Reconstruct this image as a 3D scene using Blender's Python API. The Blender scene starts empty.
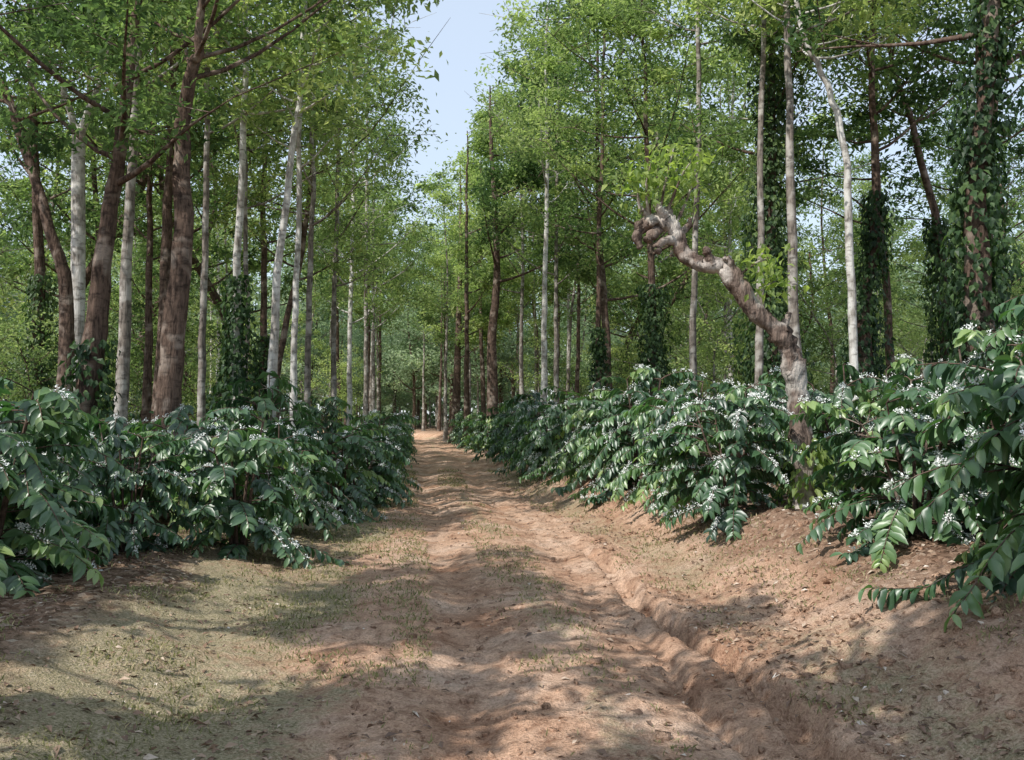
import bpy, math, random
import numpy as np
from mathutils import Vector

rng = np.random.default_rng(7)
random.seed(7)
scene = bpy.context.scene
scene.view_settings.view_transform = 'Standard'
scene.view_settings.look = 'None'
scene.view_settings.exposure = 0

# ------------------------------------------------------------------ helpers
def smooth(t):
    t = np.clip(t, 0, 1)
    return t*t*(3-2*t)

_perm = np.random.default_rng(3).random((256, 256))
def vnoise(x, y):
    xi = np.floor(x).astype(int); yi = np.floor(y).astype(int)
    xf = x-xi; yf = y-yi
    xf = xf*xf*(3-2*xf); yf = yf*yf*(3-2*yf)
    a = _perm[xi & 255, yi & 255]; b = _perm[(xi+1) & 255, yi & 255]
    c = _perm[xi & 255, (yi+1) & 255]; d = _perm[(xi+1) & 255, (yi+1) & 255]
    return (a*(1-xf)+b*xf)*(1-yf)+(c*(1-xf)+d*xf)*yf
def fbm(x, y, o=4):
    s = 0; a = 1; t = 0
    for i in range(o):
        s = s+a*(vnoise(x*2**i+17.3*i, y*2**i+9.1*i)-0.5); t += a; a *= 0.5
    return s/t*2

def road_c(y):
    y = np.asarray(y, float)
    far = np.clip(y-62, 0, 60)
    return 0.907-0.1*y-0.005*far**2+0.12*np.sin(y*0.21)*smooth((y-6)/10)

def ground_h(x, y):
    x = np.asarray(x, float); y = np.asarray(y, float)
    u = x-road_c(y)
    w = fbm(x*0.6, y*0.35, 3)
    bank_r = 0.58*smooth((u-1.45-0.25*w)/(1.7+0.4*w))+0.012*np.clip(u-4, 0, 60)
    bank_l = 0.26*smooth((-u-2.0+0.3*w)/1.6)+0.008*np.clip(-u-4, 0, 60)
    h = bank_r+bank_l
    road = smooth((1.7-np.abs(u))/0.6)
    h = h-0.065*np.exp(-((u+0.62+0.08*np.sin(y*0.6))/0.25)**2)
    h = h-0.055*np.exp(-((u-0.72-0.06*np.sin(y*0.5+1))/0.2)**2)
    h = h+0.025*np.exp(-((u-0.08)/0.3)**2)
    g = 1.13+0.06*np.sin(y*1.3)+0.05*fbm(y*1.7, y*0+3.3, 2)+.03*fbm(y*6, y*0+1.3, 2)
    amp = smooth((15-y)/6)*0.9+0.1
    h = h-0.16*amp*smooth((1-np.abs(u-g)/0.16)*1.35)
    h = h-0.07*amp*smooth(1-np.abs(u-0.78-0.05*np.sin(y*2))/0.09)*smooth((9-y)/3)
    h = h+0.055*fbm(x*1.3, y*1.1, 4)*(0.5+0.8*(1-road))
    h = h+0.03*fbm(x*6, y*5, 3)*(0.8+0.7*smooth((u-0.8)/0.6))
    h = h+0.022*fbm(x*16, y*14, 2)*smooth((u-0.6)/0.6)+.012*fbm(x*13, y*12, 2)
    h = h+0.02*np.abs(fbm(x*3.5, y*9, 3))*road
    return h

class MB:
    def __init__(s):
        s.v = []; s.f = []; s.m = []; s.t = []; s.sm = []; s.n = 0
    def add(s, v, f, mat, tint, sm):
        s.v.append(np.asarray(v, np.float32)); s.f.append(np.asarray(f, np.int32)+s.n)
        s.m.append(np.full(len(f), mat, np.int32)); s.sm.append(np.full(len(f), sm, bool))
        s.t.append(np.broadcast_to(np.asarray(tint, np.float32), (len(v),)).copy())
        s.n += len(v)
    def mesh(s, name, mats):
        v = np.concatenate(s.v); f = np.concatenate(s.f)
        me = bpy.data.meshes.new(name)
        me.vertices.add(len(v)); me.vertices.foreach_set('co', v.ravel())
        me.loops.add(f.size); me.loops.foreach_set('vertex_index', f.ravel())
        me.polygons.add(len(f))
        me.polygons.foreach_set('loop_start', np.arange(0, f.size, 4, dtype=np.int32))
        me.polygons.foreach_set('material_index', np.concatenate(s.m))
        me.polygons.foreach_set('use_smooth', np.concatenate(s.sm))
        for m in mats: me.materials.append(m)
        me.update(calc_edges=True)
        a = me.attributes.new('tint', 'FLOAT', 'POINT')
        a.data.foreach_set('value', np.concatenate(s.t))
        return me

def obj(name, me, loc=(0, 0, 0), rz=0, sc=(1, 1, 1), parent=None):
    o = bpy.data.objects.new(name, me)
    o.location = loc; o.rotation_euler = (0, 0, rz); o.scale = sc
    scene.collection.objects.link(o)
    if parent: o.parent = parent
    return o

def norm(a): return a/np.maximum(np.linalg.norm(a, axis=-1, keepdims=True), 1e-9)

DIAMOND = (np.array([[0, 0, 0], [.45, -.5, .10], [1, 0, -.08], [.5, .5, .10]]), np.array([[0, 1, 2, 3]]))
def mk_leaf(stations):
    v = []; f = []
    for i, (s, w) in enumerate(stations):
        z = -0.28*s*s
        v += [[s, -.5*w, z+.12*w], [s, 0, z], [s, .5*w, z+.12*w]]
        if i:
            a = (i-1)*3; b = i*3
            f += [[a, b, b+1, a+1], [a+1, b+1, b+2, a+2]]
    return np.array(v), np.array(f)
COFFEE = mk_leaf([(0, .04), (.2, .7), (.5, 1), (.78, .7), (1, .04)])
ROUND = mk_leaf([(0, .2), (.4, 1), (1, .06)])

def add_leaves(mb, pos, d, n, L, W, tmpl, mat, tint, sm=False):
    tv, tf = tmpl; N = len(pos)
    d = norm(d); s = norm(np.cross(n, d)); n = norm(np.cross(d, s))
    L = np.broadcast_to(L, (N,)); W = np.broadcast_to(W, (N,))
    v = (pos[:, None]+d[:, None]*(tv[None, :, 0:1]*L[:, None, None])
         + s[:, None]*(tv[None, :, 1:2]*W[:, None, None])
         + n[:, None]*(tv[None, :, 2:3]*L[:, None, None]))
    f = tf[None]+(np.arange(N)*len(tv))[:, None, None]
    mb.add(v.reshape(-1, 3), f.reshape(-1, 4), mat, np.repeat(np.broadcast_to(tint, (N,)), len(tv)), sm)

def tube(mb, P, R, seg, mat, tint=0.5, rough=0.06, rg=rng):
    P = np.asarray(P, float); R = np.asarray(R, float)
    T = norm(np.gradient(P, axis=0))
    ref = np.array([0.31, 0.95, 0.05]) if abs(T[0][2]) > 0.5 else np.array([0, 0, 1.0])
    A = norm(np.cross(T, ref)); B = norm(np.cross(T, A))
    a = np.linspace(0, 2*math.pi, seg, endpoint=False)
    rr = R[:, None]*(1+rough*rg.standard_normal((len(P), seg))+rough*1.3*np.sin(a*3+rg.random()*6)[None])
    v = P[:, None]+A[:, None]*(np.cos(a)[None, :, None]*rr[..., None])+B[:, None]*(np.sin(a)[None, :, None]*rr[..., None])
    i = np.arange(len(P)-1)[:, None]*seg; j = np.arange(seg)[None]; k = (j+1) % seg
    f = np.stack([i+j, i+k, i+seg+k, i+seg+j], -1).reshape(-1, 4)
    mb.add(v.reshape(-1, 3), f, mat, tint, True)

def resample(pts, n):
    pts = np.asarray(pts, float)
    P = np.vstack([2*pts[0]-pts[1], pts, 2*pts[-1]-pts[-2]])
    out = []
    m = len(pts)-1
    for q in np.linspace(0, m-1e-6, n):
        i = int(q); t = q-i
        p0, p1, p2, p3 = P[i], P[i+1], P[i+2], P[i+3]
        out.append(0.5*((2*p1)+(-p0+p2)*t+(2*p0-5*p1+4*p2-p3)*t*t+(-p0+3*p1-3*p2+p3)*t**3))
    return np.array(out)

# ------------------------------------------------------------------ materials
def new_mat(name):
    m = bpy.data.materials.new(name); m.use_nodes = True
    nt = m.node_tree; nt.nodes.clear()
    out = nt.nodes.new('ShaderNodeOutputMaterial')
    return m, nt, out
def N(nt, t, **k):
    n = nt.nodes.new(t)
    for a, b in k.items(): setattr(n, a, b)
    return n
def ramp(nt, fac, stops):
    r = N(nt, 'ShaderNodeValToRGB')
    e = r.color_ramp.elements
    while len(e) < len(stops): e.new(0.5)
    for el, (p, c) in zip(e, stops): el.position = p; el.color = (*c, 1)
    nt.links.new(fac, r.inputs[0]); return r.outputs[0]
def mixc(nt, fac, a, b, blend='MIX'):
    m = N(nt, 'ShaderNodeMix', data_type='RGBA', blend_type=blend)
    for s, v in ((0, fac), (6, a), (7, b)):
        if isinstance(v, (int, float)): m.inputs[s].default_value = v
        elif isinstance(v, tuple): m.inputs[s].default_value = (*v, 1)
        else: nt.links.new(v, m.inputs[s])
    return m.outputs[2]
def noise(nt, sc, det=4, rough=.6, vec=None):
    n = N(nt, 'ShaderNodeTexNoise'); n.inputs['Scale'].default_value = sc
    n.inputs['Detail'].default_value = det; n.inputs['Roughness'].default_value = rough
    if vec is not None: nt.links.new(vec, n.inputs['Vector'])
    return n.outputs[0]

def leaf_mat(name, stops, transl=.4, rough=.5, tcol=(.25, .4, .05), spec=.4, vr=(.75, 1.28)):
    m, nt, out = new_mat(name)
    a = N(nt, 'ShaderNodeAttribute', attribute_name='tint')
    oi = N(nt, 'ShaderNodeObjectInfo')
    col = ramp(nt, a.outputs['Fac'], stops)
    hs = N(nt, 'ShaderNodeHueSaturation')
    mr = N(nt, 'ShaderNodeMapRange'); nt.links.new(oi.outputs['Random'], mr.inputs[0])
    mr.inputs[3].default_value = vr[0]; mr.inputs[4].default_value = vr[1]
    nt.links.new(mr.outputs[0], hs.inputs['Value']); nt.links.new(col, hs.inputs['Color'])
    mr2 = N(nt, 'ShaderNodeMapRange'); nt.links.new(oi.outputs['Random'], mr2.inputs[0])
    mr2.inputs[3].default_value = .512; mr2.inputs[4].default_value = .48
    nt.links.new(mr2.outputs[0], hs.inputs['Hue'])
    if spec > 0:
        p = N(nt, 'ShaderNodeBsdfPrincipled'); p.inputs['Roughness'].default_value = rough
        p.inputs['Specular IOR Level'].default_value = spec
        nt.links.new(hs.outputs[0], p.inputs['Base Color'])
    else:
        p = N(nt, 'ShaderNodeBsdfDiffuse'); nt.links.new(hs.outputs[0], p.inputs[0])
    t = N(nt, 'ShaderNodeBsdfTranslucent')
    tc = mixc(nt, 1.0, hs.outputs[0], tcol, 'MULTIPLY')
    tc2 = N(nt, 'ShaderNodeVectorMath', operation='SCALE'); tc2.inputs[3].default_value = 4.0
    nt.links.new(tc, tc2.inputs[0]); nt.links.new(tc2.outputs[0], t.inputs[0])
    mx = N(nt, 'ShaderNodeMixShader'); mx.inputs[0].default_value = transl
    nt.links.new(p.outputs[0], mx.inputs[1]); nt.links.new(t.outputs[0], mx.inputs[2])
    nt.links.new(mx.outputs[0], out.inputs[0])
    return m

M_light = leaf_mat('leaf_light', [(0, (.12, .175, .08)), (.5, (.26, .345, .145)), (1, (.45, .52, .24))], .48, .5, (.37, .40, .25), 0)
M_mid = leaf_mat('leaf_mid', [(0, (.06, .10, .05)), (.5, (.145, .215, .095)), (1, (.28, .36, .15))], .43, .5, (.36, .42, .24), 0)
M_dark = leaf_mat('leaf_vine', [(0, (.025, .05, .026)), (.6, (.065, .115, .045)), (1, (.18, .26, .09))], .28, .45, (.34, .45, .2), .2)
M_far_hazed = leaf_mat('leaf_far_hazed', [(0, (.18, .24, .17)), (.5, (.27, .35, .23)), (1, (.40, .48, .31))], .48, .7, (.37, .40, .32), 0)  # distance haze painted into the leaf colour: paler, greyer green for far trees
M_coffee = leaf_mat('coffee_leaf', [(0, (.03, .068, .038)), (.5, (.075, .15, .066)), (.85, (.14, .235, .09)), (1, (.25, .34, .12))], .24, .4, (.32, .46, .18), .9, (.85, 1.2))
M_sprout = leaf_mat('sprout_leaf', [(0, (.16, .24, .07)), (1, (.36, .43, .15))], .5, .5, (.4, .44, .2), .3, (1, 1))
M_grass = leaf_mat('grass_blade', [(0, (.14, .15, .07)), (.6, (.30, .29, .15)), (1, (.54, .46, .30))], .3, .6, (.3, .36, .18), 0, (1, 1))

def petal_mat():
    m, nt, out = new_mat('coffee_blossom')
    p = N(nt, 'ShaderNodeBsdfDiffuse'); p.inputs[0].default_value = (.86, .88, .85, 1)
    nt.links.new(p.outputs[0], out.inputs[0]); return m
M_petal = petal_mat()

def litter_mat():
    m, nt, out = new_mat('dry_leaf')
    a = N(nt, 'ShaderNodeAttribute', attribute_name='tint')
    c = ramp(nt, a.outputs['Fac'], [(0, (.10, .06, .04)), (.4, (.23, .14, .09)), (.75, (.40, .29, .20)), (1, (.7, .64, .57))])
    p = N(nt, 'ShaderNodeBsdfPrincipled'); p.inputs['Roughness'].default_value = .55
    nt.links.new(c, p.inputs['Base Color']); nt.links.new(p.outputs[0], out.inputs[0]); return m
M_litter = litter_mat()

def bark_mat(name, dark, mid, pale, pale_amt=.5, bump=.5):
    m, nt, out = new_mat(name)
    tc = N(nt, 'ShaderNodeTexCoord')
    mp = N(nt, 'ShaderNodeMapping'); mp.inputs['Scale'].default_value = (1, 1, .18)
    nt.links.new(tc.outputs['Object'], mp.inputs[0])
    n1 = noise(nt, 22, 3, .65, mp.outputs[0])
    n2 = noise(nt, 2.2, 2, .65, tc.outputs['Object'])
    mp3 = N(nt, 'ShaderNodeMapping'); mp3.inputs['Scale'].default_value = (1, 1, 2.2)
    nt.links.new(tc.outputs['Object'], mp3.inputs[0])
    n3 = noise(nt, 5, 3, .6, mp3.outputs[0])
    c1 = ramp(nt, n1, [(.32, dark), (.55, mid), (.8, mid)])
    f = N(nt, 'ShaderNodeMapRange'); nt.links.new(n2, f.inputs[0])
    f.inputs[1].default_value = .62-.3*pale_amt; f.inputs[2].default_value = .72-.25*pale_amt
    c2 = mixc(nt, f.outputs[0], c1, pale)
    f3 = N(nt, 'ShaderNodeMapRange'); nt.links.new(n3, f3.inputs[0])
    f3.inputs[1].default_value = .52; f3.inputs[2].default_value = .68; f3.inputs[4].default_value = .8
    c3 = mixc(nt, f3.outputs[0], c2, dark)
    p = N(nt, 'ShaderNodeBsdfDiffuse')
    b = N(nt, 'ShaderNodeBump'); b.inputs['Strength'].default_value = bump; b.inputs['Distance'].default_value = .04
    nt.links.new(n1, b.inputs['Height']); nt.links.new(b.outputs[0], p.inputs['Normal'])
    nt.links.new(c3, p.inputs[0]); nt.links.new(p.outputs[0], out.inputs[0]); return m
B_pale = bark_mat('bark_pale', (.17, .15, .13), (.44, .41, .37), (.66, .64, .60), .7)
B_grey = bark_mat('bark_grey', (.085, .073, .064), (.25, .215, .185), (.46, .43, .39), .5)
B_brown = bark_mat('bark_brown', (.042, .031, .026), (.15, .105, .082), (.29, .235, .195), .3, .9)
B_crook = bark_mat('bark_crooked', (.05, .037, .032), (.22, .165, .135), (.52, .47, .42), .5, 1.)

def ground_mat():
    m, nt, out = new_mat('earth')
    tc = N(nt, 'ShaderNodeTexCoord'); P = tc.outputs['Object']
    gr = N(nt, 'ShaderNodeAttribute', attribute_name='grass').outputs['Fac']
    li = N(nt, 'ShaderNodeAttribute', attribute_name='litter').outputs['Fac']
    nb = noise(nt, 1.1, 3, .65, P); nm = noise(nt, 9, 4, .7, P); nf = noise(nt, 60, 3, .7, P)
    dirt = ramp(nt, nb, [(.3, (.47, .275, .18)), (.5, (.64, .425, .30)), (.7, (.76, .56, .43))])
    d2 = ramp(nt, nm, [(.3, (.54, .49, .46)), (.5, (.97, .97, .97)), (.72, (1.25, 1.25, 1.22))])
    dirt = mixc(nt, 1., dirt, d2, 'MULTIPLY')
    d3 = ramp(nt, nf, [(.3, (.64, .60, .57)), (.6, (1.1, 1.1, 1.1))])
    dirt = mixc(nt, 1., dirt, d3, 'MULTIPLY')
    gcol = ramp(nt, nf, [(.35, (.20, .18, .10)), (.5, (.38, .325, .20)), (.68, (.60, .49, .36))])
    def mask(att, ns, lo, hi):
        ad = N(nt, 'ShaderNodeMath', operation='ADD'); nt.links.new(att, ad.inputs[0]); nt.links.new(ns, ad.inputs[1])
        mr = N(nt, 'ShaderNodeMapRange'); nt.links.new(ad.outputs[0], mr.inputs[0])
        mr.inputs[1].default_value = lo; mr.inputs[2].default_value = hi; return mr.outputs[0]
    c = mixc(nt, mask(gr, nm, .8, 1.2), dirt, gcol)
    vo = N(nt, 'ShaderNodeTexVoronoi'); vo.inputs['Scale'].default_value = 24; nt.links.new(P, vo.inputs['Vector'])
    sep = N(nt, 'ShaderNodeSeparateColor'); nt.links.new(vo.outputs['Color'], sep.inputs[0])
    lcol = ramp(nt, sep.outputs[0], [(0, (.08, .05, .034)), (.5, (.2, .128, .09)), (.85, (.33, .23, .165)), (1, (.52, .43, .34))])
    c = mixc(nt, mask(li, nm, .8, 1.25), c, lcol)
    p = N(nt, 'ShaderNodeBsdfDiffuse')
    hh = N(nt, 'ShaderNodeMath', operation='ADD'); nt.links.new(nm, hh.inputs[0]); nt.links.new(nf, hh.inputs[1])
    b = N(nt, 'ShaderNodeBump'); b.inputs['Strength'].default_value = .9; b.inputs['Distance'].default_value = .05
    nt.links.new(hh.outputs[0], b.inputs['Height']); nt.links.new(b.outputs[0], p.inputs['Normal'])
    nt.links.new(c, p.inputs[0]); nt.links.new(p.outputs[0], out.inputs[0]); return m
M_ground = ground_mat()

# ------------------------------------------------------------------ ground sheet
def axis(parts):
    r = [parts[0][0]]
    for a, b, st, gr in parts:
        x = a; s = st
        while x < b-1e-6:
            x = min(b, x+s); s *= gr; r.append(x)
    return np.array(r)
pos_u = axis([(0, 4.5, .035, 1), (4.5, 400, .09, 1.14)])
us = np.concatenate([-pos_u[::-1], pos_u[1:]])
back = -axis([(0, 400, .5, 1.25)])[::-1]+2.5
ys = np.concatenate([back[:-1], axis([(2.5, 12, .035, 1), (12, 60, .06, 1.02), (60, 600, 1.5, 1.12)])])
U, Y = np.meshgrid(us, ys)
X = U+road_c(Y)
Z = ground_h(X, Y)
ny, nx = X.shape
mb = MB()
idx = (np.arange(ny-1)[:, None]*nx+np.arange(nx-1)[None])
F = np.stack([idx, idx+1, idx+nx+1, idx+nx], -1).reshape(-1, 4)
mb.add(np.stack([X, Y, Z], -1).reshape(-1, 3), F, 0, 0.5, True)
me = mb.mesh('dirt_road_ground', [M_ground])
nz = fbm(X*.9, Y*.6, 4)
grass = .72*smooth((-U-1.0+.45*nz)/.7)*(1-.6*smooth((-U-3.0)/1.0))+.46*np.exp(-((U-.12)/.22)**2)*(nz > -.1)+.4*np.exp(-((U-1.75)/.45)**2)
grass = np.clip(grass+.45*nz*(np.abs(U) > 1), 0, 1)
litter = .58*smooth((U-1.7+.6*nz)/1.2)+.3*smooth((U-2.8)/1.)+.7*smooth((-U-2.5+.7*nz)/1.0)+.2*smooth((5.5-Y)/2)*smooth((U-1)/.5)
for nme, arr in (('grass', grass), ('litter', np.clip(litter, 0, 1))):
    a = me.attributes.new(nme, 'FLOAT', 'POINT'); a.data.foreach_set('value', arr.ravel().astype(np.float32))
obj('dirt_road_ground', me)

# ------------------------------------------------------------------ litter, grass, clods
def scatter(n, y0, y1, ulo, uhi):
    y = y0*(y1/y0)**rng.random(n); u = ulo+(uhi-ulo)*rng.random(n)
    return u+road_c(y), y, u
def rdir(n):
    a = rng.random(n)*2*math.pi
    return np.stack([np.cos(a), np.sin(a), np.zeros(n)], -1)

mb = MB()
for n, ul, uh in ((20000, 1.3, 6), (9000, -6, -1.4), (3000, -1.8, 1.5)):
    x, y, u = scatter(n, 3, 24, ul, uh)
    k = fbm(x*1.1+5, y*.9, 3)+rng.normal(0, .25, n) > -.08
    x, y = x[k], y[k]; n = len(x)
    z = ground_h(x, y)+.008
    d = rdir(n); d[:, 2] = rng.normal(0, .35, n)
    nn = np.stack([rng.normal(0, .5, n), rng.normal(0, .5, n), np.ones(n)], -1)
    L = rng.uniform(.015, .07, n)
    add_leaves(mb, np.stack([x, y, z], -1), d, nn, L, L*.5, ROUND, 0, np.clip(rng.beta(1.3, 2.0, n), 0, 1))
obj('leaf_litter', mb.mesh('leaf_litter', [M_litter]))

mb = MB()
for n, ul, uh, thr in ((36000, -3.8, -.8, -.02), (6000, -.25, .45, .08), (14000, 1.3, 3.0, .05)):
    x, y, u = scatter(n, 3, 30, ul, uh)
    k = fbm(x*1.7, y*1.3, 3)+rng.normal(0, .12, n) > thr
    x, y = x[k], y[k]; m = len(x)
    z = ground_h(x, y)-.004
    d = np.stack([rng.normal(0, .7, m), rng.normal(0, .7, m), np.ones(m)], -1)
    nn = rdir(m)
    L = rng.uniform(.015, .055, m)*(1+.02*y)
    add_leaves(mb, np.stack([x, y, z], -1), d, nn, L, .006+.0007*y, DIAMOND, 0, np.clip(rng.normal(.5, .3, m), 0, 1))
obj('grass', mb.mesh('grass', [M_grass]))

def clod_mesh():
    mb = MB(); n = 6500
    x, y, u = scatter(n, 3, 22, -1.4, 3.2)
    keep = (rng.random(n) < np.where((u > .6), 1., .5)); x, y = x[keep], y[keep]
    z = ground_h(x, y)
    cube = np.array([[-1, -1, -1], [1, -1, -1], [1, 1, -1], [-1, 1, -1], [-1, -1, 1], [1, -1, 1], [1, 1, 1], [-1, 1, 1]])*.6
    cf = np.array([[0, 3, 2, 1], [4, 5, 6, 7], [0, 1, 5, 4], [1, 2, 6, 5], [2, 3, 7, 6], [3, 0, 4, 7]])
    m = len(x); r = np.clip(rng.exponential(.010, m), .004, .04)
    v = cube[None]*(1+.45*rng.standard_normal((m, 8, 3)))*r[:, None, None]
    v = v+np.stack([x, y, z], -1)[:, None]
    f = cf[None]+(np.arange(m)*8)[:, None, None]
    mb.add(v.reshape(-1, 3), f.reshape(-1, 4), 0, .5, True)
    return mb.mesh('dirt_clods', [M_ground])
obj('dirt_clods', clod_mesh())

# ------------------------------------------------------------------ coffee bushes
def coffee_mesh(seed, flower=.1, H=1.7, R=1.05, nb=84, step=.05, big=1., tmpl=COFFEE):
    rg = np.random.default_rng(seed); mb = MB()
    stems = []
    for i in range(5):
        a = i*2*math.pi/5+rg.normal(0, .3); sp = rg.uniform(.15, .45)
        P = resample([(0.05*math.cos(a), .05*math.sin(a), -.1), (sp*.5*math.cos(a), sp*.5*math.sin(a), H*.4), (sp*math.cos(a), sp*math.sin(a), H*rg.uniform(.65, 1.0))], 8)
        tube(mb, P, np.linspace(.028, .008, 8), 6, 1, rg=rg); stems.append(P)
    pos = []; dr = []; nr = []; L = []; ti = []; fp = []
    for b in range(nb):
        P = stems[b % 5]; q = rg.uniform(.16, 1)
        s = P[min(7, int(q*7.99))]
        base_a = math.atan2(s[1], s[0]); a = base_a+rg.normal(0, 1.1) if q < .9 else rg.random()*6.28
        l = R*rg.uniform(.45, 1.12)*(1.05-.45*q)
        hd = np.array([math.cos(a), math.sin(a), 0])
        rise = rg.uniform(.1, .45)*(q+.2)
        dro = rg.uniform(.35, .8)
        tt = np.linspace(0, 1, 7)
        B = s+hd*(l*tt)[:, None]+np.array([0, 0, 1])*(l*(rise*tt*1.6-dro*tt**2.2))[:, None]
        B[:, 2] = np.maximum(B[:, 2], -.12)
        tube(mb, B, np.linspace(.008, .003, 7), 4, 1, rg=rg)
        nn = int(l/step)
        flo = rg.random() < .14+flower*2.2
        btint = rg.normal(.45, .22)
        for k in range(nn):
            t = .18+.82*(k+1)/nn
            p = np.array([np.interp(t, tt, B[:, j]) for j in range(3)])
            tan = norm(np.array([np.interp(min(1, t+.1), tt, B[:, j])-np.interp(t-.1, tt, B[:, j]) for j in range(3)]))
            side = norm(np.cross(tan, [0, 0, 1.]))
            for sg in (-1, 1):
                if rg.random() < .1: continue
                d = side*sg*rg.uniform(.5, 1)+tan*rg.uniform(.3, .9)+np.array([0, 0, rg.uniform(-1.15, .1)])
                pos.append(p); dr.append(d); nr.append(np.array([0, 0, 1.])+hd*.55+rg.normal(0, .28, 3))
                L.append(rg.uniform(.10, .19)*(1 if t < .9 else .7)*big); ti.append(btint+rg.normal(0, .13)+(.25 if t > .93 else 0))
            if flo and rg.random() < .2+flower*1.7 and t > .3: fp.append(p+np.array([0, 0, .025]))
    pos = np.array(pos); L = np.array(L)
    add_leaves(mb, pos, np.array(dr), np.array(nr), L, L*.45, tmpl, 0, np.clip(ti, 0, 1), True)
    if fp and flower > 0:
        fp = np.repeat(np.array(fp), 15, 0); n = len(fp)
        d = rg.standard_normal((n, 3)); d[:, 2] = np.abs(d[:, 2])
        fp = fp+rg.normal(0, .017, (n, 3))
        add_leaves(mb, fp, d, rg.standard_normal((n, 3)), rg.uniform(.016, .034, n), .013, DIAMOND, 2, .5)
    return mb.mesh('coffee_bush', [M_coffee, B_brown, M_petal])

CM = [coffee_mesh(100+i, fl) for i, fl in enumerate((.04, .10, .16, .07, .11, .18))]
CL = [coffee_mesh(200+i, fl, nb=52, step=.075, big=1.35, tmpl=ROUND) for i, fl in enumerate((.02, .07, .12))]
def bush(x, y, s=1., hz=1., k=None, dz=0):
    z = float(ground_h(x, y))
    me = CM[k] if k is not None else (random.choice(CM) if y < 17 else random.choice(CL))
    obj('coffee_bush', me, (x, y, z+dz), random.random()*6.28, (s, s, s*hz))
front = [(-4.55, 8.2, 1.18, .84, 1), (-3.0, 10.5, 1.04, .9, 3), (-5.6, 7.6, 1.0, .9, 4), (-3.9, 9.7, .72, 1.1, 0), (-5.4, 9.6, 1.1, .86, 2),
         (-3.2, 13.0, 1.05, .86, 4), (-2.8, 15.2, 1.0, .9, 1), (-2.85, 17.6, .95, .95, 4), (-3.0, 20, 1, 1, 2),
         (3.6, 6.2, 1.08, 1.0, 3), (4.6, 5.6, 1.2, 1.15, 1), (4.9, 7.6, 1.2, 1.0, 0), (3.6, 8.5, 1.0, .84, 5),
         (4.9, 9.8, 1.15, .95, 2), (2.55, 11.1, .95, .96, 5), (4.3, 12.0, 1.1, 1.0, 4), (2.4, 13.4, 1., 1.03, 4), (2.1, 15.6, 1.05, 1.06, 2),
         (1.75, 17.9, 1.1, 1.03, 3), (1.35, 20.4, 1.05, 1.03, 1), (1.05, 22.8, 1.1, 1., 4), (.75, 25.2, 1.1, 1., 0)]
for x, y, s, hz, k in front: bush(x, y, s, hz, k)
yy = 22.5
while yy < 66:
    bush(float(road_c(yy))-2.0+random.uniform(-.25, .2), yy, random.uniform(.9, 1.1), 1.)
    if yy > 26: bush(float(road_c(yy))+2.25+random.uniform(-.2, .3), yy+.8, random.uniform(.95, 1.15), 1.)
    yy += 2.4
for r in range(1, 7):
    y = 5.5+random.random()
    while y < 30:
        for side in (-1, 1):
            u = side*((3.9 if side < 0 else 4.6)+(r-1)*2.2)+random.uniform(-.4, .4)
            x = float(road_c(y))+u; yj = y+random.uniform(-.4, .4)
            if r > 1 and y < 9 and abs(x) < 4: continue
            if r == 1 and y < (12 if side < 0 else 13): continue
            if abs(x) > .58*yj+2: continue
            if r > 3 and y > 20: continue
            bush(x, yj, random.uniform(.9, 1.2), random.uniform(.72, 1.05))
        y += 2.3 if y < 18 else 3.4

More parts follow.
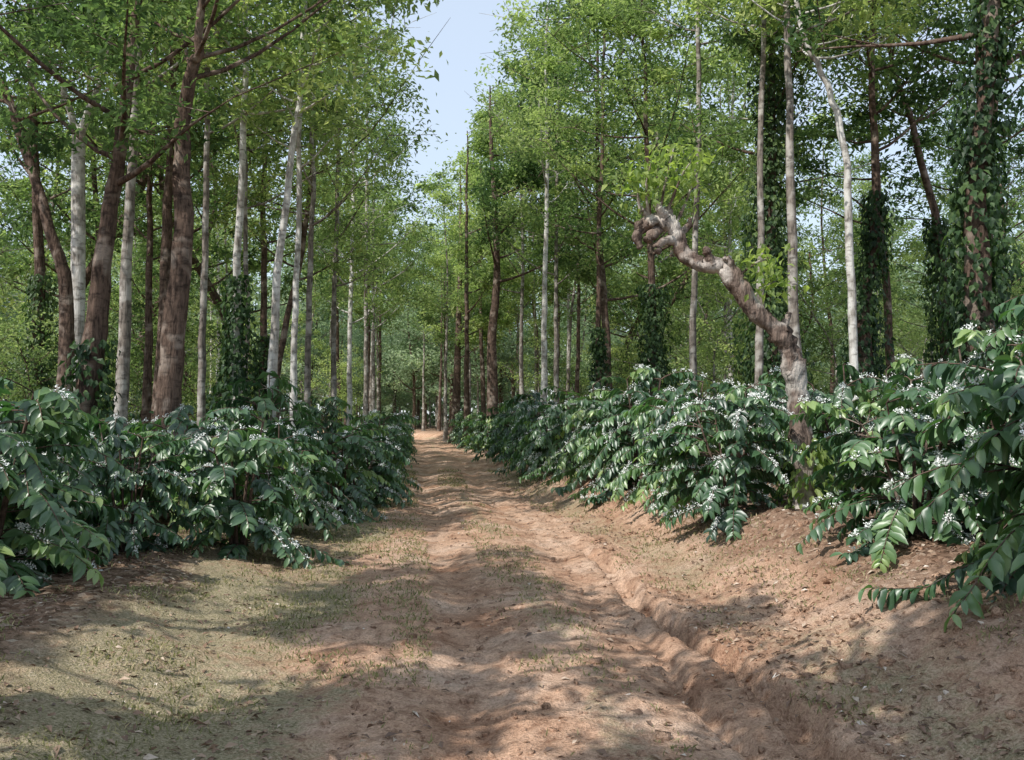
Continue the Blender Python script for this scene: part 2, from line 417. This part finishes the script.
# ------------------------------------------------------------------ trees
def in_gap(x, y, z, j=0):
    w = np.clip(.17*(z-5), .3, 2.0)
    return np.abs(x-road_c(y)-.4) < w+j
def grow(mb, rg, path, r0, r1, c0, nl, ll, leaf, size, dens, up=.6, mat_leaf=1, vine=0, vz=(0, 8), org=(0, 0), gap=True, clump=.36, seg=12, bare=.06):
    P = resample(path, 26 if len(path) < 6 else 40)
    nP = len(P); t = np.linspace(0, 1, nP)
    wob = np.stack([np.cumsum(rg.normal(0, .03, nP)), np.cumsum(rg.normal(0, .03, nP)), np.zeros(nP)], -1)
    P = P+wob*t[:, None]**.5
    R = r0+(r1-r0)*t**.85; R = R*(1+.45*np.exp(-t*nP/1.2))
    tube(mb, P, R, seg, 0, rough=.045, rg=rg)
    cl = []; ct = []
    for i in range(nl):
        q = c0+(1-c0)*((i+rg.random())/nl)
        s = np.array([np.interp(q, t, P[:, j]) for j in range(3)])
        a = i*2.4+rg.normal(0, .5)
        rel = (q-c0)/(1-c0)
        l = ll*rg.uniform(.5, 1.25)*(.65+.6*math.sin(math.pi*min(1, rel*.6+.25)))*(1-.25*rel)
        hd = np.array([math.cos(a), math.sin(a), 0])
        u = up*rg.uniform(.3, 1.6)
        tt = np.linspace(0, 1, 7)
        B = s+hd*(l*tt)[:, None]*1.0+np.array([0, 0, 1])*(l*u*tt**1.4)[:, None]+np.cumsum(rg.normal(0, .05*l/3, (7, 3)), 0)*tt[:, None]
        if gap and in_gap(B[4][0]+org[0], B[4][1]+org[1], B[4][2], .2): continue
        rb = np.interp(q, t, R)
        tube(mb, B, np.linspace(min(.5*rb, .016*l+.012), .006, 7), 6, 0, rough=.03, rg=rg)
        if rg.random() < bare: continue
        nt_ = 4
        for k in range(nt_):
            tq = .4+.6*(k+.8)/nt_
            p = np.array([np.interp(tq, tt, B[:, j]) for j in range(3)])
            off = rg.standard_normal(3)*np.array([1, 1, .55])*l*.26+np.array([0, 0, .15*l])
            e = p+off
            tube(mb, np.linspace(p, e, 3), [.012, .009, .005], 4, 0, rg=rg)
            cl.append(e); ct.append(rg.normal(.5, .28))
            if rg.random() < .5: cl.append(p+off*.45+rg.normal(0, .15, 3)); ct.append(rg.normal(.38, .24))
    cl = np.array(cl); ct = np.array(ct)
    if len(cl):
        per = max(8, int(dens/len(cl)))
        c = np.repeat(cl, per, 0); n = len(c)
        rad = np.repeat(rg.uniform(.4, 1.5, len(cl)), per)[:, None]
        pos = c+rg.standard_normal((n, 3))*np.array([clump, clump, clump*.55])*rad
        d = rg.standard_normal((n, 3)); d[:, 2] = d[:, 2]*.6-.35
        nn = np.stack([rg.normal(0, .6, n), rg.normal(0, .6, n), np.ones(n)], -1)
        tint = np.clip(np.repeat(ct, per)+rg.normal(0, .13, n), 0, 1)
        if gap:
            k = ~in_gap(pos[:, 0]+org[0], pos[:, 1]+org[1], pos[:, 2], rg.normal(0, .3, n))
            pos, d, nn, tint = pos[k], d[k], nn[k], tint[k]; n = len(pos)
        L = rg.uniform(.7, 1.3, n)*size
        add_leaves(mb, pos, d, nn, L, L*.42, DIAMOND, mat_leaf, tint)
    if vine > 0:
        n = int(560*(vz[1]-vz[0])*max(.5, vine*1.4))
        z = vz[0]+(vz[1]-vz[0])*rg.random(n)**1.3; a = rg.random(n)*6.283
        bl = .2+1.15*vnoise(z*1.3+7*org[0], a*1.1+3)
        rr = np.interp(z, P[:, 2], R)+vine*bl*rg.beta(2, 1.4, n)*(1-.5*(z-vz[0])/(vz[1]-vz[0]))
        pos = np.stack([np.interp(z, P[:, 2], P[:, 0])+np.cos(a)*rr, np.interp(z, P[:, 2], P[:, 1])+np.sin(a)*rr, z], -1)
        d = np.stack([np.cos(a)*.5, np.sin(a)*.5, -np.ones(n)], -1)+rg.normal(0, .4, (n, 3))
        nn = np.stack([np.cos(a), np.sin(a), np.full(n, .5)], -1)+rg.normal(0, .3, (n, 3))
        L = rg.uniform(.08, .16, n)
        add_leaves(mb, pos, d, nn, L, L*.75, ROUND, 2, np.clip(rg.beta(1.6, 2.3, n)+.12*np.sin(z*2), 0, 1))

def tree(name, x, y, pts, r, bark=B_grey, leaf=M_light, h=None, c0=.5, nl=17, ll=2.5, dens=6000, size=.17, seed=None, **kw):
    """pts: (world_x, height) bends of the trunk; extended up to total height h"""
    rg = np.random.default_rng(int(abs(x*131+y*17))+3 if seed is None else seed)
    z0 = float(ground_h(x, y))
    path = [(0, 0, -.15)]
    for px, pz in pts: path.append((px-x, rg.normal(0, .08), pz-z0))
    h = h or rg.uniform(16, 20)
    if path[-1][2] < h-1:
        dx = path[-1][0]-path[-2][0]; dzz = path[-1][2]-path[-2][2]
        sl = dx/max(dzz, .1)*.5
        path.append((path[-1][0]+sl*(h-path[-1][2]), rg.normal(0, .2), h))
    mb = MB()
    grow(mb, rg, path, r, .03, c0, nl, ll, None, size, dens, org=(x, y), **kw)
    me = mb.mesh(name, [bark, leaf, M_dark])
    return obj(name, me, (x, y, z0))

so = 'silver_oak_tree'; sh = 'shade_tree'
# left of the road
tree(sh, -6.7, 15, [(-6.72, 1.5), (-6.55, 3.4), (-6.35, 5.4), (-6.03, 8.2)], .27, B_brown, M_mid, 17, .57, 13, 3.0, 6300, vine=.45, vz=(0, 2.6))
tree(sh, -5.48, 15, [(-5.45, 2), (-5.30, 4.3), (-5.43, 6.0), (-5.2, 7.2), (-5.05, 8.4)], .24, B_brown, M_mid, 17, .62, 11, 2.5, 5000)
tree(so, -7.85, 19, [(-7.8, 4), (-7.66, 10)], .17, B_grey, M_mid, 18, .58)
tree(so, -6.57, 20, [(-6.55, 4), (-6.47, 10)], .10, B_grey, M_light, 18, .54)
tree(so, -5.77, 20, [(-5.8, 4), (-5.72, 10)], .125, B_pale, M_light, 18, .56, vine=.6, vz=(0, 4.4))
tree(so, -4.66, 18, [(-4.45, 4), (-4.22, 7), (-4.12, 10)], .10, B_pale, M_light, 18, .54, ll=2)
tree(so, -5.07, 22, [(-5.02, 5), (-4.9, 11)], .09, B_pale, M_light, 19, .46, ll=2)
tree(so, -5.67, 26, [(-5.5, 6), (-5.4, 12)], .10, B_grey, M_light, 19, .36, 20)
tree(so, -5.96, 32, [(-6.0, 6), (-6.0, 14)], .11, B_grey, M_light, 21, .33, 24, 2.6, 7500)
tree(so, -6.85, 40, [(-6.9, 6), (-6.9, 16)], .13, B_pale, M_light, 24, .3, 26, 2.8, 7500, size=.22)
tree(so, -7.4, 48, [(-7.4, 6), (-7.4, 16)], .15, B_grey, M_light, 24, .32, 24, 3, size=.24)
tree(so, -10.0, 26, [(-10, 4), (-9.9, 10)], .15, B_brown, M_mid, c0=.46)
tree(so, -6.9, 28, [(-7.0, 3), (-6.2, 7), (-5.9, 12)], .14, B_brown, M_light, c0=.4)
tree(sh, -9.4, 20, [(-9.5, 4), (-9.7, 5.5), (-10.6, 8.2), (-11.3, 10)], .19, B_brown, M_mid, 15, .58, 14, 2.6, 5500)
tree(sh, -8.9, 24, [(-8.8, 5), (-8.6, 10)], .22, B_brown, M_mid, 17, .5)
tree(so, -7.9, 30, [(-7.9, 5), (-7.8, 12)], .15, B_brown, M_light, 20, .4, vine=.6, vz=(0, 4))
tree(so, -6.9, 24.5, [(-6.9, 5), (-7.0, 11)], .08, B_grey, M_light, 20, .45)
tree(sh, -12.2, 24, [(-12.1, 5), (-12.4, 11)], .2, B_brown, M_mid, 15, .45, vine=.6, vz=(0, 5))
def forked(x, y):
    rg = np.random.default_rng(5); z0 = float(ground_h(x, y)); mb = MB()
    tube(mb, resample([(0, 0, -.1), (.05, 0, 4), (.0, 0, 7.6), (.02, 0, 8.2)], 16), np.linspace(.18, .13, 16), 12, 0, rough=.03)
    for pts in ([(0, 0, 7.9), (-.35, .1, 9.0), (-.9, .3, 10.6), (-1.2, .2, 15)], [(0, 0, 7.9), (.4, -.1, 8.8), (.75, 0, 10.4), (.9, 0, 16)]):
        grow(mb, rg, pts, .1, .02, .35, 8, 2.1, None, .17, 2000, org=(x, y), seg=8)
    obj(so, mb.mesh(so, [B_pale, M_mid, M_dark]), (x, y, z0))
forked(-10.15, 22)
# right of the road and far end
tree(so, -7.2, 95, [(-7.2, 6), (-7.2, 14)], .25, B_grey, M_far_hazed, 20, .3, size=.3, ll=3.4)
tree(sh, -3.9, 65, [(-3.8, 6), (-3.7, 14)], .36, B_brown, M_light, 20, .3, 22, 3.6, 8500, size=.3, clump=.5)
tree(sh, -2.6, 54, [(-2.6, 6), (-2.5, 14)], .2, B_brown, M_light, 18, .33, 22, 3.2, 8000, size=.27, clump=.45)
tree(sh, -.84, 42, [(-.9, 5), (-.7, 9), (-.9, 14)], .29, B_brown, M_mid, 16.5, .4, 22, 3.6, 9000, size=.22)
tree(so, .58, 50, [(.5, 6), (.5, 14)], .15, B_grey, M_light, 19, .38, 22, 2.8, 7500, size=.24)
tree(so, 1.17, 36, [(1.2, 6), (1.15, 12)], .15, B_pale, M_light, 17, .5, 16, size=.2)
tree(so, 1.85, 40, [(1.9, 6), (1.95, 12)], .13, B_grey, M_light, 19, .4, 20, size=.2)
tree(sh, 3.9, 38, [(3.8, 5), (3.7, 11)], .24, B_brown, M_mid, 19, .4, 20, 3.6, 8500, size=.2)
tree(sh, 4.2, 28, [(4.2, 4), (4.1, 10)], .17, B_brown, M_light, 14.5, .4, 22, 2.8, 10000, size=.18, vine=.9, vz=(0, 5))
tree(so, 4.55, 24, [(4.6, 5), (4.68, 12)], .11, B_grey, M_light, 19, .62)
tree(so, 5.1, 20, [(5.12, 4), (5.28, 10)], .11, B_grey, M_light, 19, .64)
tree(sh, 6.1, 22, [(6.0, 4), (6.0, 10)], .18, B_brown, M_mid, 17, .52, 14, 2.8, 6500, vine=.95, vz=(0, 9.5))
tree(so, 5.4, 18, [(5.36, 4), (5.25, 10)], .135, B_grey, M_mid, 19, .62)
tree(so, 6.1, 17, [(6.08, 3), (5.96, 6.4), (5.65, 8), (5.35, 9.6)], .09, B_pale, M_light, 19, .66)
tree(sh, 8.0, 21, [(7.9, 4), (8.1, 6), (8.2, 10)], .19, B_brown, M_mid, 16, .6, vine=.6, vz=(0, 6.0))
tree(sh, 7.1, 14.2, [(7.0, 3), (6.95, 5), (7.3, 8.5)], .29, B_brown, M_mid, 16, .64, 11, 2.4, 5000, vine=.5, vz=(0, 11))
tree(sh, 10.8, 24, [(10.9, 3), (10.7, 6), (10.1, 9), (9.6, 11)], .17, B_brown, M_light, 15, .6, vine=.6, vz=(0, 6))
tree(sh, 9.2, 18, [(9.0, 4), (8.9, 9)], .2, B_brown, M_mid, 14, .6, vine=.6, vz=(0, 6.0))
tree(sh, 2.9, 31, [(2.9, 5), (3.1, 11)], .12, B_brown, M_mid, 16, .42, vine=.6, vz=(0, 4))
tree(so, 7.3, 27, [(7.3, 5), (7.5, 11)], .13, B_grey, M_mid, 17, .5, vine=.6, vz=(0, 6))
# standing beyond the edges of the view (they throw the dappled shade)
for x, y, h, dn, l in ((-8.0, 2.6, 10.5, 13000, 2.2), (-4.9, -1.6, 9.5, 12000, 1.9), (-2.3, .2, 9.5, 9000, 1.5), (-9.8, 8.4, 13, 7000, 1.9),
                       (-13.5, 9, 17, 6000, 2.6), (-9, -5, 14, 7000, 2.3), (7.8, 6.5, 14, 6000, 2.2), (12, 13, 16, 6000, 2.6)):
    tree(sh, x, y, [(x+.1, 3), (x+.4, 7)], .18, B_grey, M_mid, h, .52, 8, l, dn, size=.2, clump=.25, bare=0)

def variant(seed, leaf, bark, h, c0, nl, ll, dens, size, clump=.42, vine=0, r=.17, lean=.5):
    rg = np.random.default_rng(seed); mb = MB()
    grow(mb, rg, [(0, 0, -.3), (rg.normal(0, lean), 0, h*.3), (rg.normal(0, lean*1.6), rg.normal(0, .3), h*.65), (rg.normal(0, lean*1.6), 0, h)],
         r, .03, c0, nl, ll, None, size, dens, gap=False, clump=clump, vine=vine, vz=(0, h*.3), seg=8)
    return mb.mesh('shade_tree', [bark, leaf, M_dark])
V = [variant(1, M_light, B_grey, 19, .38, 20, 3.2, 5400, .26, r=.12), variant(2, M_light, B_pale, 21, .4, 20, 2.8, 4800, .26, r=.13, lean=.2),
     variant(3, M_mid, B_brown, 17, .36, 18, 3.8, 6400, .26, vine=.8, r=.3), variant(4, M_mid, B_brown, 20, .42, 18, 3.4, 5600, .26, r=.2, lean=.9),
     variant(5, M_light, B_grey, 22, .33, 22, 2.8, 5400, .26, r=.10, lean=.3)]
VS = [variant(31, M_light, B_grey, 19, .5, 16, 2.2, 4200, .28, r=.15, lean=.2), variant(32, M_light, B_brown, 18, .5, 16, 2.2, 4200, .28, r=.19, lean=.3)]
VF = [variant(11, M_far_hazed, B_grey, 20, .2, 22, 4.2, 4800, .48, .75), variant(12, M_far_hazed, B_brown, 21, .25, 22, 3.8, 4800, .48, .75, r=.25), variant(13, M_far_hazed, B_grey, 18, .2, 20, 4.2, 4800, .48, .75)]
S = [variant(21, M_light, B_brown, 6.5, .25, 14, 1.9, 2800, .19, .38, r=.07), variant(22, M_mid, B_brown, 5.0, .2, 14, 1.8, 3200, .17, .38, .4, r=.07), variant(23, M_light, B_grey, 8, .3, 16, 2.1, 3200, .2, .42, r=.08)]
# slim trunks receding along both sides of the far road
for i, (x, y) in enumerate(((-8.3, 56), (-9.3, 62), (-9.6, 68), (-10.3, 73), (-4.9, 70), (-5.2, 76), (-3.2, 72), (-6.4, 83), (-8.2, 88), (-1.7, 60), (.4, 66), (2.6, 58), (-7.6, 52), (-10.8, 60), (-12.6, 66), (3.2, 48))):
    s = .8+.05*(i % 5)
    obj(so, VS[i % 2], (x, y, float(ground_h(x, y))), i*1.7, (s, s, s))
y = 27.
while y < 74:
    half = .6*y+2
    x = -half+random.uniform(0, 3)
    while x < half:
        xx = x+random.uniform(-2.6, 2.6); y2 = y+random.uniform(-3, 3)
        u = xx-float(road_c(y2))
        if abs(u) > (5.4 if y < 45 else 4.6) and random.random() < .86:
            s = random.uniform(.75, 1.08) if abs(xx)/y2 < .34 else random.uniform(.58, .92)
            obj('shade_tree', random.choice(V), (xx, y2, float(ground_h(xx, y2))), random.random()*6.28, (s, s, s))
        x += random.uniform(3.4, 8.2)
    y += 7.0
y = 22.
while y < 76:
    half = .58*y+2
    x = -half
    while x < half:
        xx = x+random.uniform(-2.5, 2.5); y2 = y+random.uniform(-3, 3)
        u = xx-float(road_c(y2))
        if abs(u) > 5 and random.random() < .62:
            s = random.uniform(.5, 1.1)
            obj('understory_tree', random.choice(S), (xx, y2, float(ground_h(xx, y2))), random.random()*6.28, (s, s, s))
        x += 4.8
    y += 6.5
em = bpy.data.objects.new('distant_trees', None); scene.collection.objects.link(em)
for k in range(90):
    y2 = random.uniform(80, 130); x = random.uniform(-.66, .66)*y2
    if abs(x-float(road_c(y2))) < 3 and y2 < 100: continue
    s = random.uniform(.7, 1.0)
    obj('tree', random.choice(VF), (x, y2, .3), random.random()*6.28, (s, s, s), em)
for k in range(7):   # where the road bends out of sight
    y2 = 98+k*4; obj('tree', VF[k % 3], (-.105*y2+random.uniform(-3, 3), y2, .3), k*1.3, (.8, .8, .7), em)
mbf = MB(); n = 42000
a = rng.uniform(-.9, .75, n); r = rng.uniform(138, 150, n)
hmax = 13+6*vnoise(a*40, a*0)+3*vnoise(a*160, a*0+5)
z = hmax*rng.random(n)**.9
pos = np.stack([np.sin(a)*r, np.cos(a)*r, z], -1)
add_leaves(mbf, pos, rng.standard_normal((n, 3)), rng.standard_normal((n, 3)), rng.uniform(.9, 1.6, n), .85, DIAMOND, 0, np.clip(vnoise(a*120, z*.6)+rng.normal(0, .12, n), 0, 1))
obj('distant_foliage', mbf.mesh('distant_foliage', [M_far_hazed]), parent=em)

# ------------------------------------------------------------------ crooked tree
def crooked():
    mb = MB(); rg = np.random.default_rng(9)
    pts = [(3.38, 11, .35), (3.36, 11, .75), (3.33, 11, 1.37), (3.28, 11, 2.06), (3.20, 10.98, 2.42), (3.02, 10.95, 2.66), (2.78, 10.9, 2.86), (2.6, 10.9, 3.14), (2.42, 10.92, 3.36),
           (2.18, 10.95, 3.40), (1.99, 11, 3.55), (1.90, 11, 3.80), (1.72, 11, 3.93), (1.52, 11, 3.86), (1.46, 11, 3.84)]
    P = resample(pts, 110); t = np.linspace(0, 1, 110)
    P = P+rg.normal(0, .006, P.shape)
    R = np.interp(t, [0, .06, .2, .35, .6, .85, .97, 1], [.18, .125, .108, .105, .088, .08, .06, .01])
    for _ in range(14):
        c = rg.random(); R = R*(1+rg.uniform(.12, .35)*np.exp(-((t-c)/.014)**2))
    R = R*(1+.10*np.sin(t*47)*np.sin(t*19+1)+.035*rg.standard_normal(110))
    tube(mb, P, R, 18, 0, rough=.08, rg=rg)
    def br(p, r0, r1, rough=.1):
        Q = resample(p, 14); r = np.linspace(r0, r1, 14)*(1+.14*rg.standard_normal(14)); r[-1] = .004
        tube(mb, Q, r, 10, 0, rough=rough, rg=rg)
        return Q
    br([(1.95, 11, 3.66), (1.8, 10.92, 3.68), (1.68, 10.88, 3.6), (1.7, 10.88, 3.5)], .06, .035)
    br([(1.75, 11, 3.85), (1.6, 10.95, 3.72), (1.56, 10.93, 3.66)], .06, .05)
    br([(1.55, 11, 3.86), (1.45, 10.97, 3.74), (1.47, 10.95, 3.64), (1.5, 10.95, 3.58)], .06, .035)
    br([(1.9, 11, 3.8), (1.85, 11, 4.0), (1.78, 11, 4.08)], .06, .03)
    br([(1.78, 10.95, 3.95), (1.7, 10.9, 4.05), (1.68, 10.9, 4.1)], .06, .04)
    br([(1.62, 11, 3.9), (1.55, 11, 4.02), (1.5, 11, 4.1)], .05, .02)
    br([(1.95, 11, 3.75), (2.06, 11, 3.88), (2.08, 11, 3.96)], .05, .02)
    br([(2.6, 10.9, 3.2), (2.5, 10.85, 3.42), (2.42, 10.85, 3.46)], .06, .02)
    br([(2.3, 10.9, 3.4), (2.24, 10.85, 3.54), (2.2, 10.85, 3.58)], .06, .03)
    br([(3.3, 10.95, 1.9), (3.2, 10.9, 2.1), (3.15, 10.9, 2.15)], .05, .02)
    br([(3.1, 10.95, 2.6), (3.18, 10.9, 2.78), (3.2, 10.9, 2.84)], .05, .02)
    ends = []
    for p in ([(1.72, 11, 4.0), (1.8, 11, 4.4), (1.9, 11, 4.8)], [(1.6, 11, 3.95), (1.55, 10.9, 4.3), (1.62, 10.9, 4.6)], [(1.9, 11, 3.85), (2.1, 11.1, 4.3), (2.2, 11.1, 4.75)],
              [(1.8, 11, 4.0), (1.95, 10.8, 4.4), (2.05, 10.7, 4.55)], [(1.5, 11, 4.0), (1.45, 10.9, 4.3), (1.5, 10.9, 4.45)], [(2.6, 10.9, 3.25), (2.8, 10.8, 3.4), (2.95, 10.8, 3.45)], [(2.75, 10.9, 3.0), (2.95, 10.9, 3.15), (3.05, 10.9, 3.2)]):
        Q = br(p, .018, .006, .03); ends += [Q[-1], Q[9], Q[6]]
    e = np.array(ends); c = np.repeat(e, 26, 0); n = len(c)
    pos = c+rg.standard_normal((n, 3))*np.array([.13, .13, .1])
    L = rg.uniform(.07, .13, n)
    nn = np.stack([rg.normal(0, .5, n), rg.normal(-.2, .5, n), np.ones(n)], -1)
    d = rg.standard_normal((n, 3)); d[:, 2] -= .5
    add_leaves(mb, pos, d, nn, L, L*.6, ROUND, 1, rg.random(n))
    n = 300; z = rg.uniform(.5, 1.4, n); a = rg.random(n)*6.283; rr = .14+.25*rg.random(n)*(1.7-z)
    pos = np.stack([3.42+np.cos(a)*rr, 11+np.sin(a)*rr, z], -1)
    d = np.stack([np.cos(a), np.sin(a), -np.ones(n)], -1)+rg.normal(0, .4, (n, 3)); L = rg.uniform(.07, .13, n)
    add_leaves(mb, pos, d, np.stack([np.cos(a), np.sin(a), np.ones(n)], -1), L, L*.6, ROUND, 1, rg.random(n)*.6)
    obj('crooked_tree', mb.mesh('crooked_tree', [B_crook, M_sprout]))
crooked()

# ------------------------------------------------------------------ light, sky, camera
sv = Vector((-.55, -.5, .95)).normalized()
sl = bpy.data.lights.new('sun', 'SUN'); sl.energy = 5.0; sl.angle = math.radians(.45); sl.color = (1, .96, .90)
so_ = bpy.data.objects.new('sun', sl); scene.collection.objects.link(so_)
so_.rotation_euler = (-sv).to_track_quat('-Z', 'Y').to_euler(); so_.location = (-20, -10, 30)
w = bpy.data.worlds.new('World'); scene.world = w; w.use_nodes = True
nt = w.node_tree; nt.nodes.clear()
o = nt.nodes.new('ShaderNodeOutputWorld'); bg = nt.nodes.new('ShaderNodeBackground')
sk = nt.nodes.new('ShaderNodeTexSky'); sk.sky_type = 'NISHITA'; sk.sun_disc = False
sk.sun_elevation = math.asin(sv.z); sk.sun_rotation = math.atan2(sv.x, sv.y)
sk.air_density = 1.2; sk.dust_density = 1.0; sk.altitude = 300
haze = mixc(nt, .52, sk.outputs[0], (6.9, 7.8, 9.0))   # tropical haze over the physical sky
bg.inputs[1].default_value = .15
nt.links.new(haze, bg.inputs[0]); nt.links.new(bg.outputs[0], o.inputs[0])

cam = bpy.data.cameras.new('camera'); cam.sensor_width = 36; cam.lens = 36*950/1024
cam.clip_start = .05; cam.clip_end = 2000
co = bpy.data.objects.new('camera', cam); scene.collection.objects.link(co)
co.location = (0, 0, 1.6); co.rotation_euler = (math.radians(90+2.4), 0, 0)
scene.camera = co
print('POLYS', sum(len(m.polygons) for m in bpy.data.meshes), 'OBJ', len(bpy.data.objects))
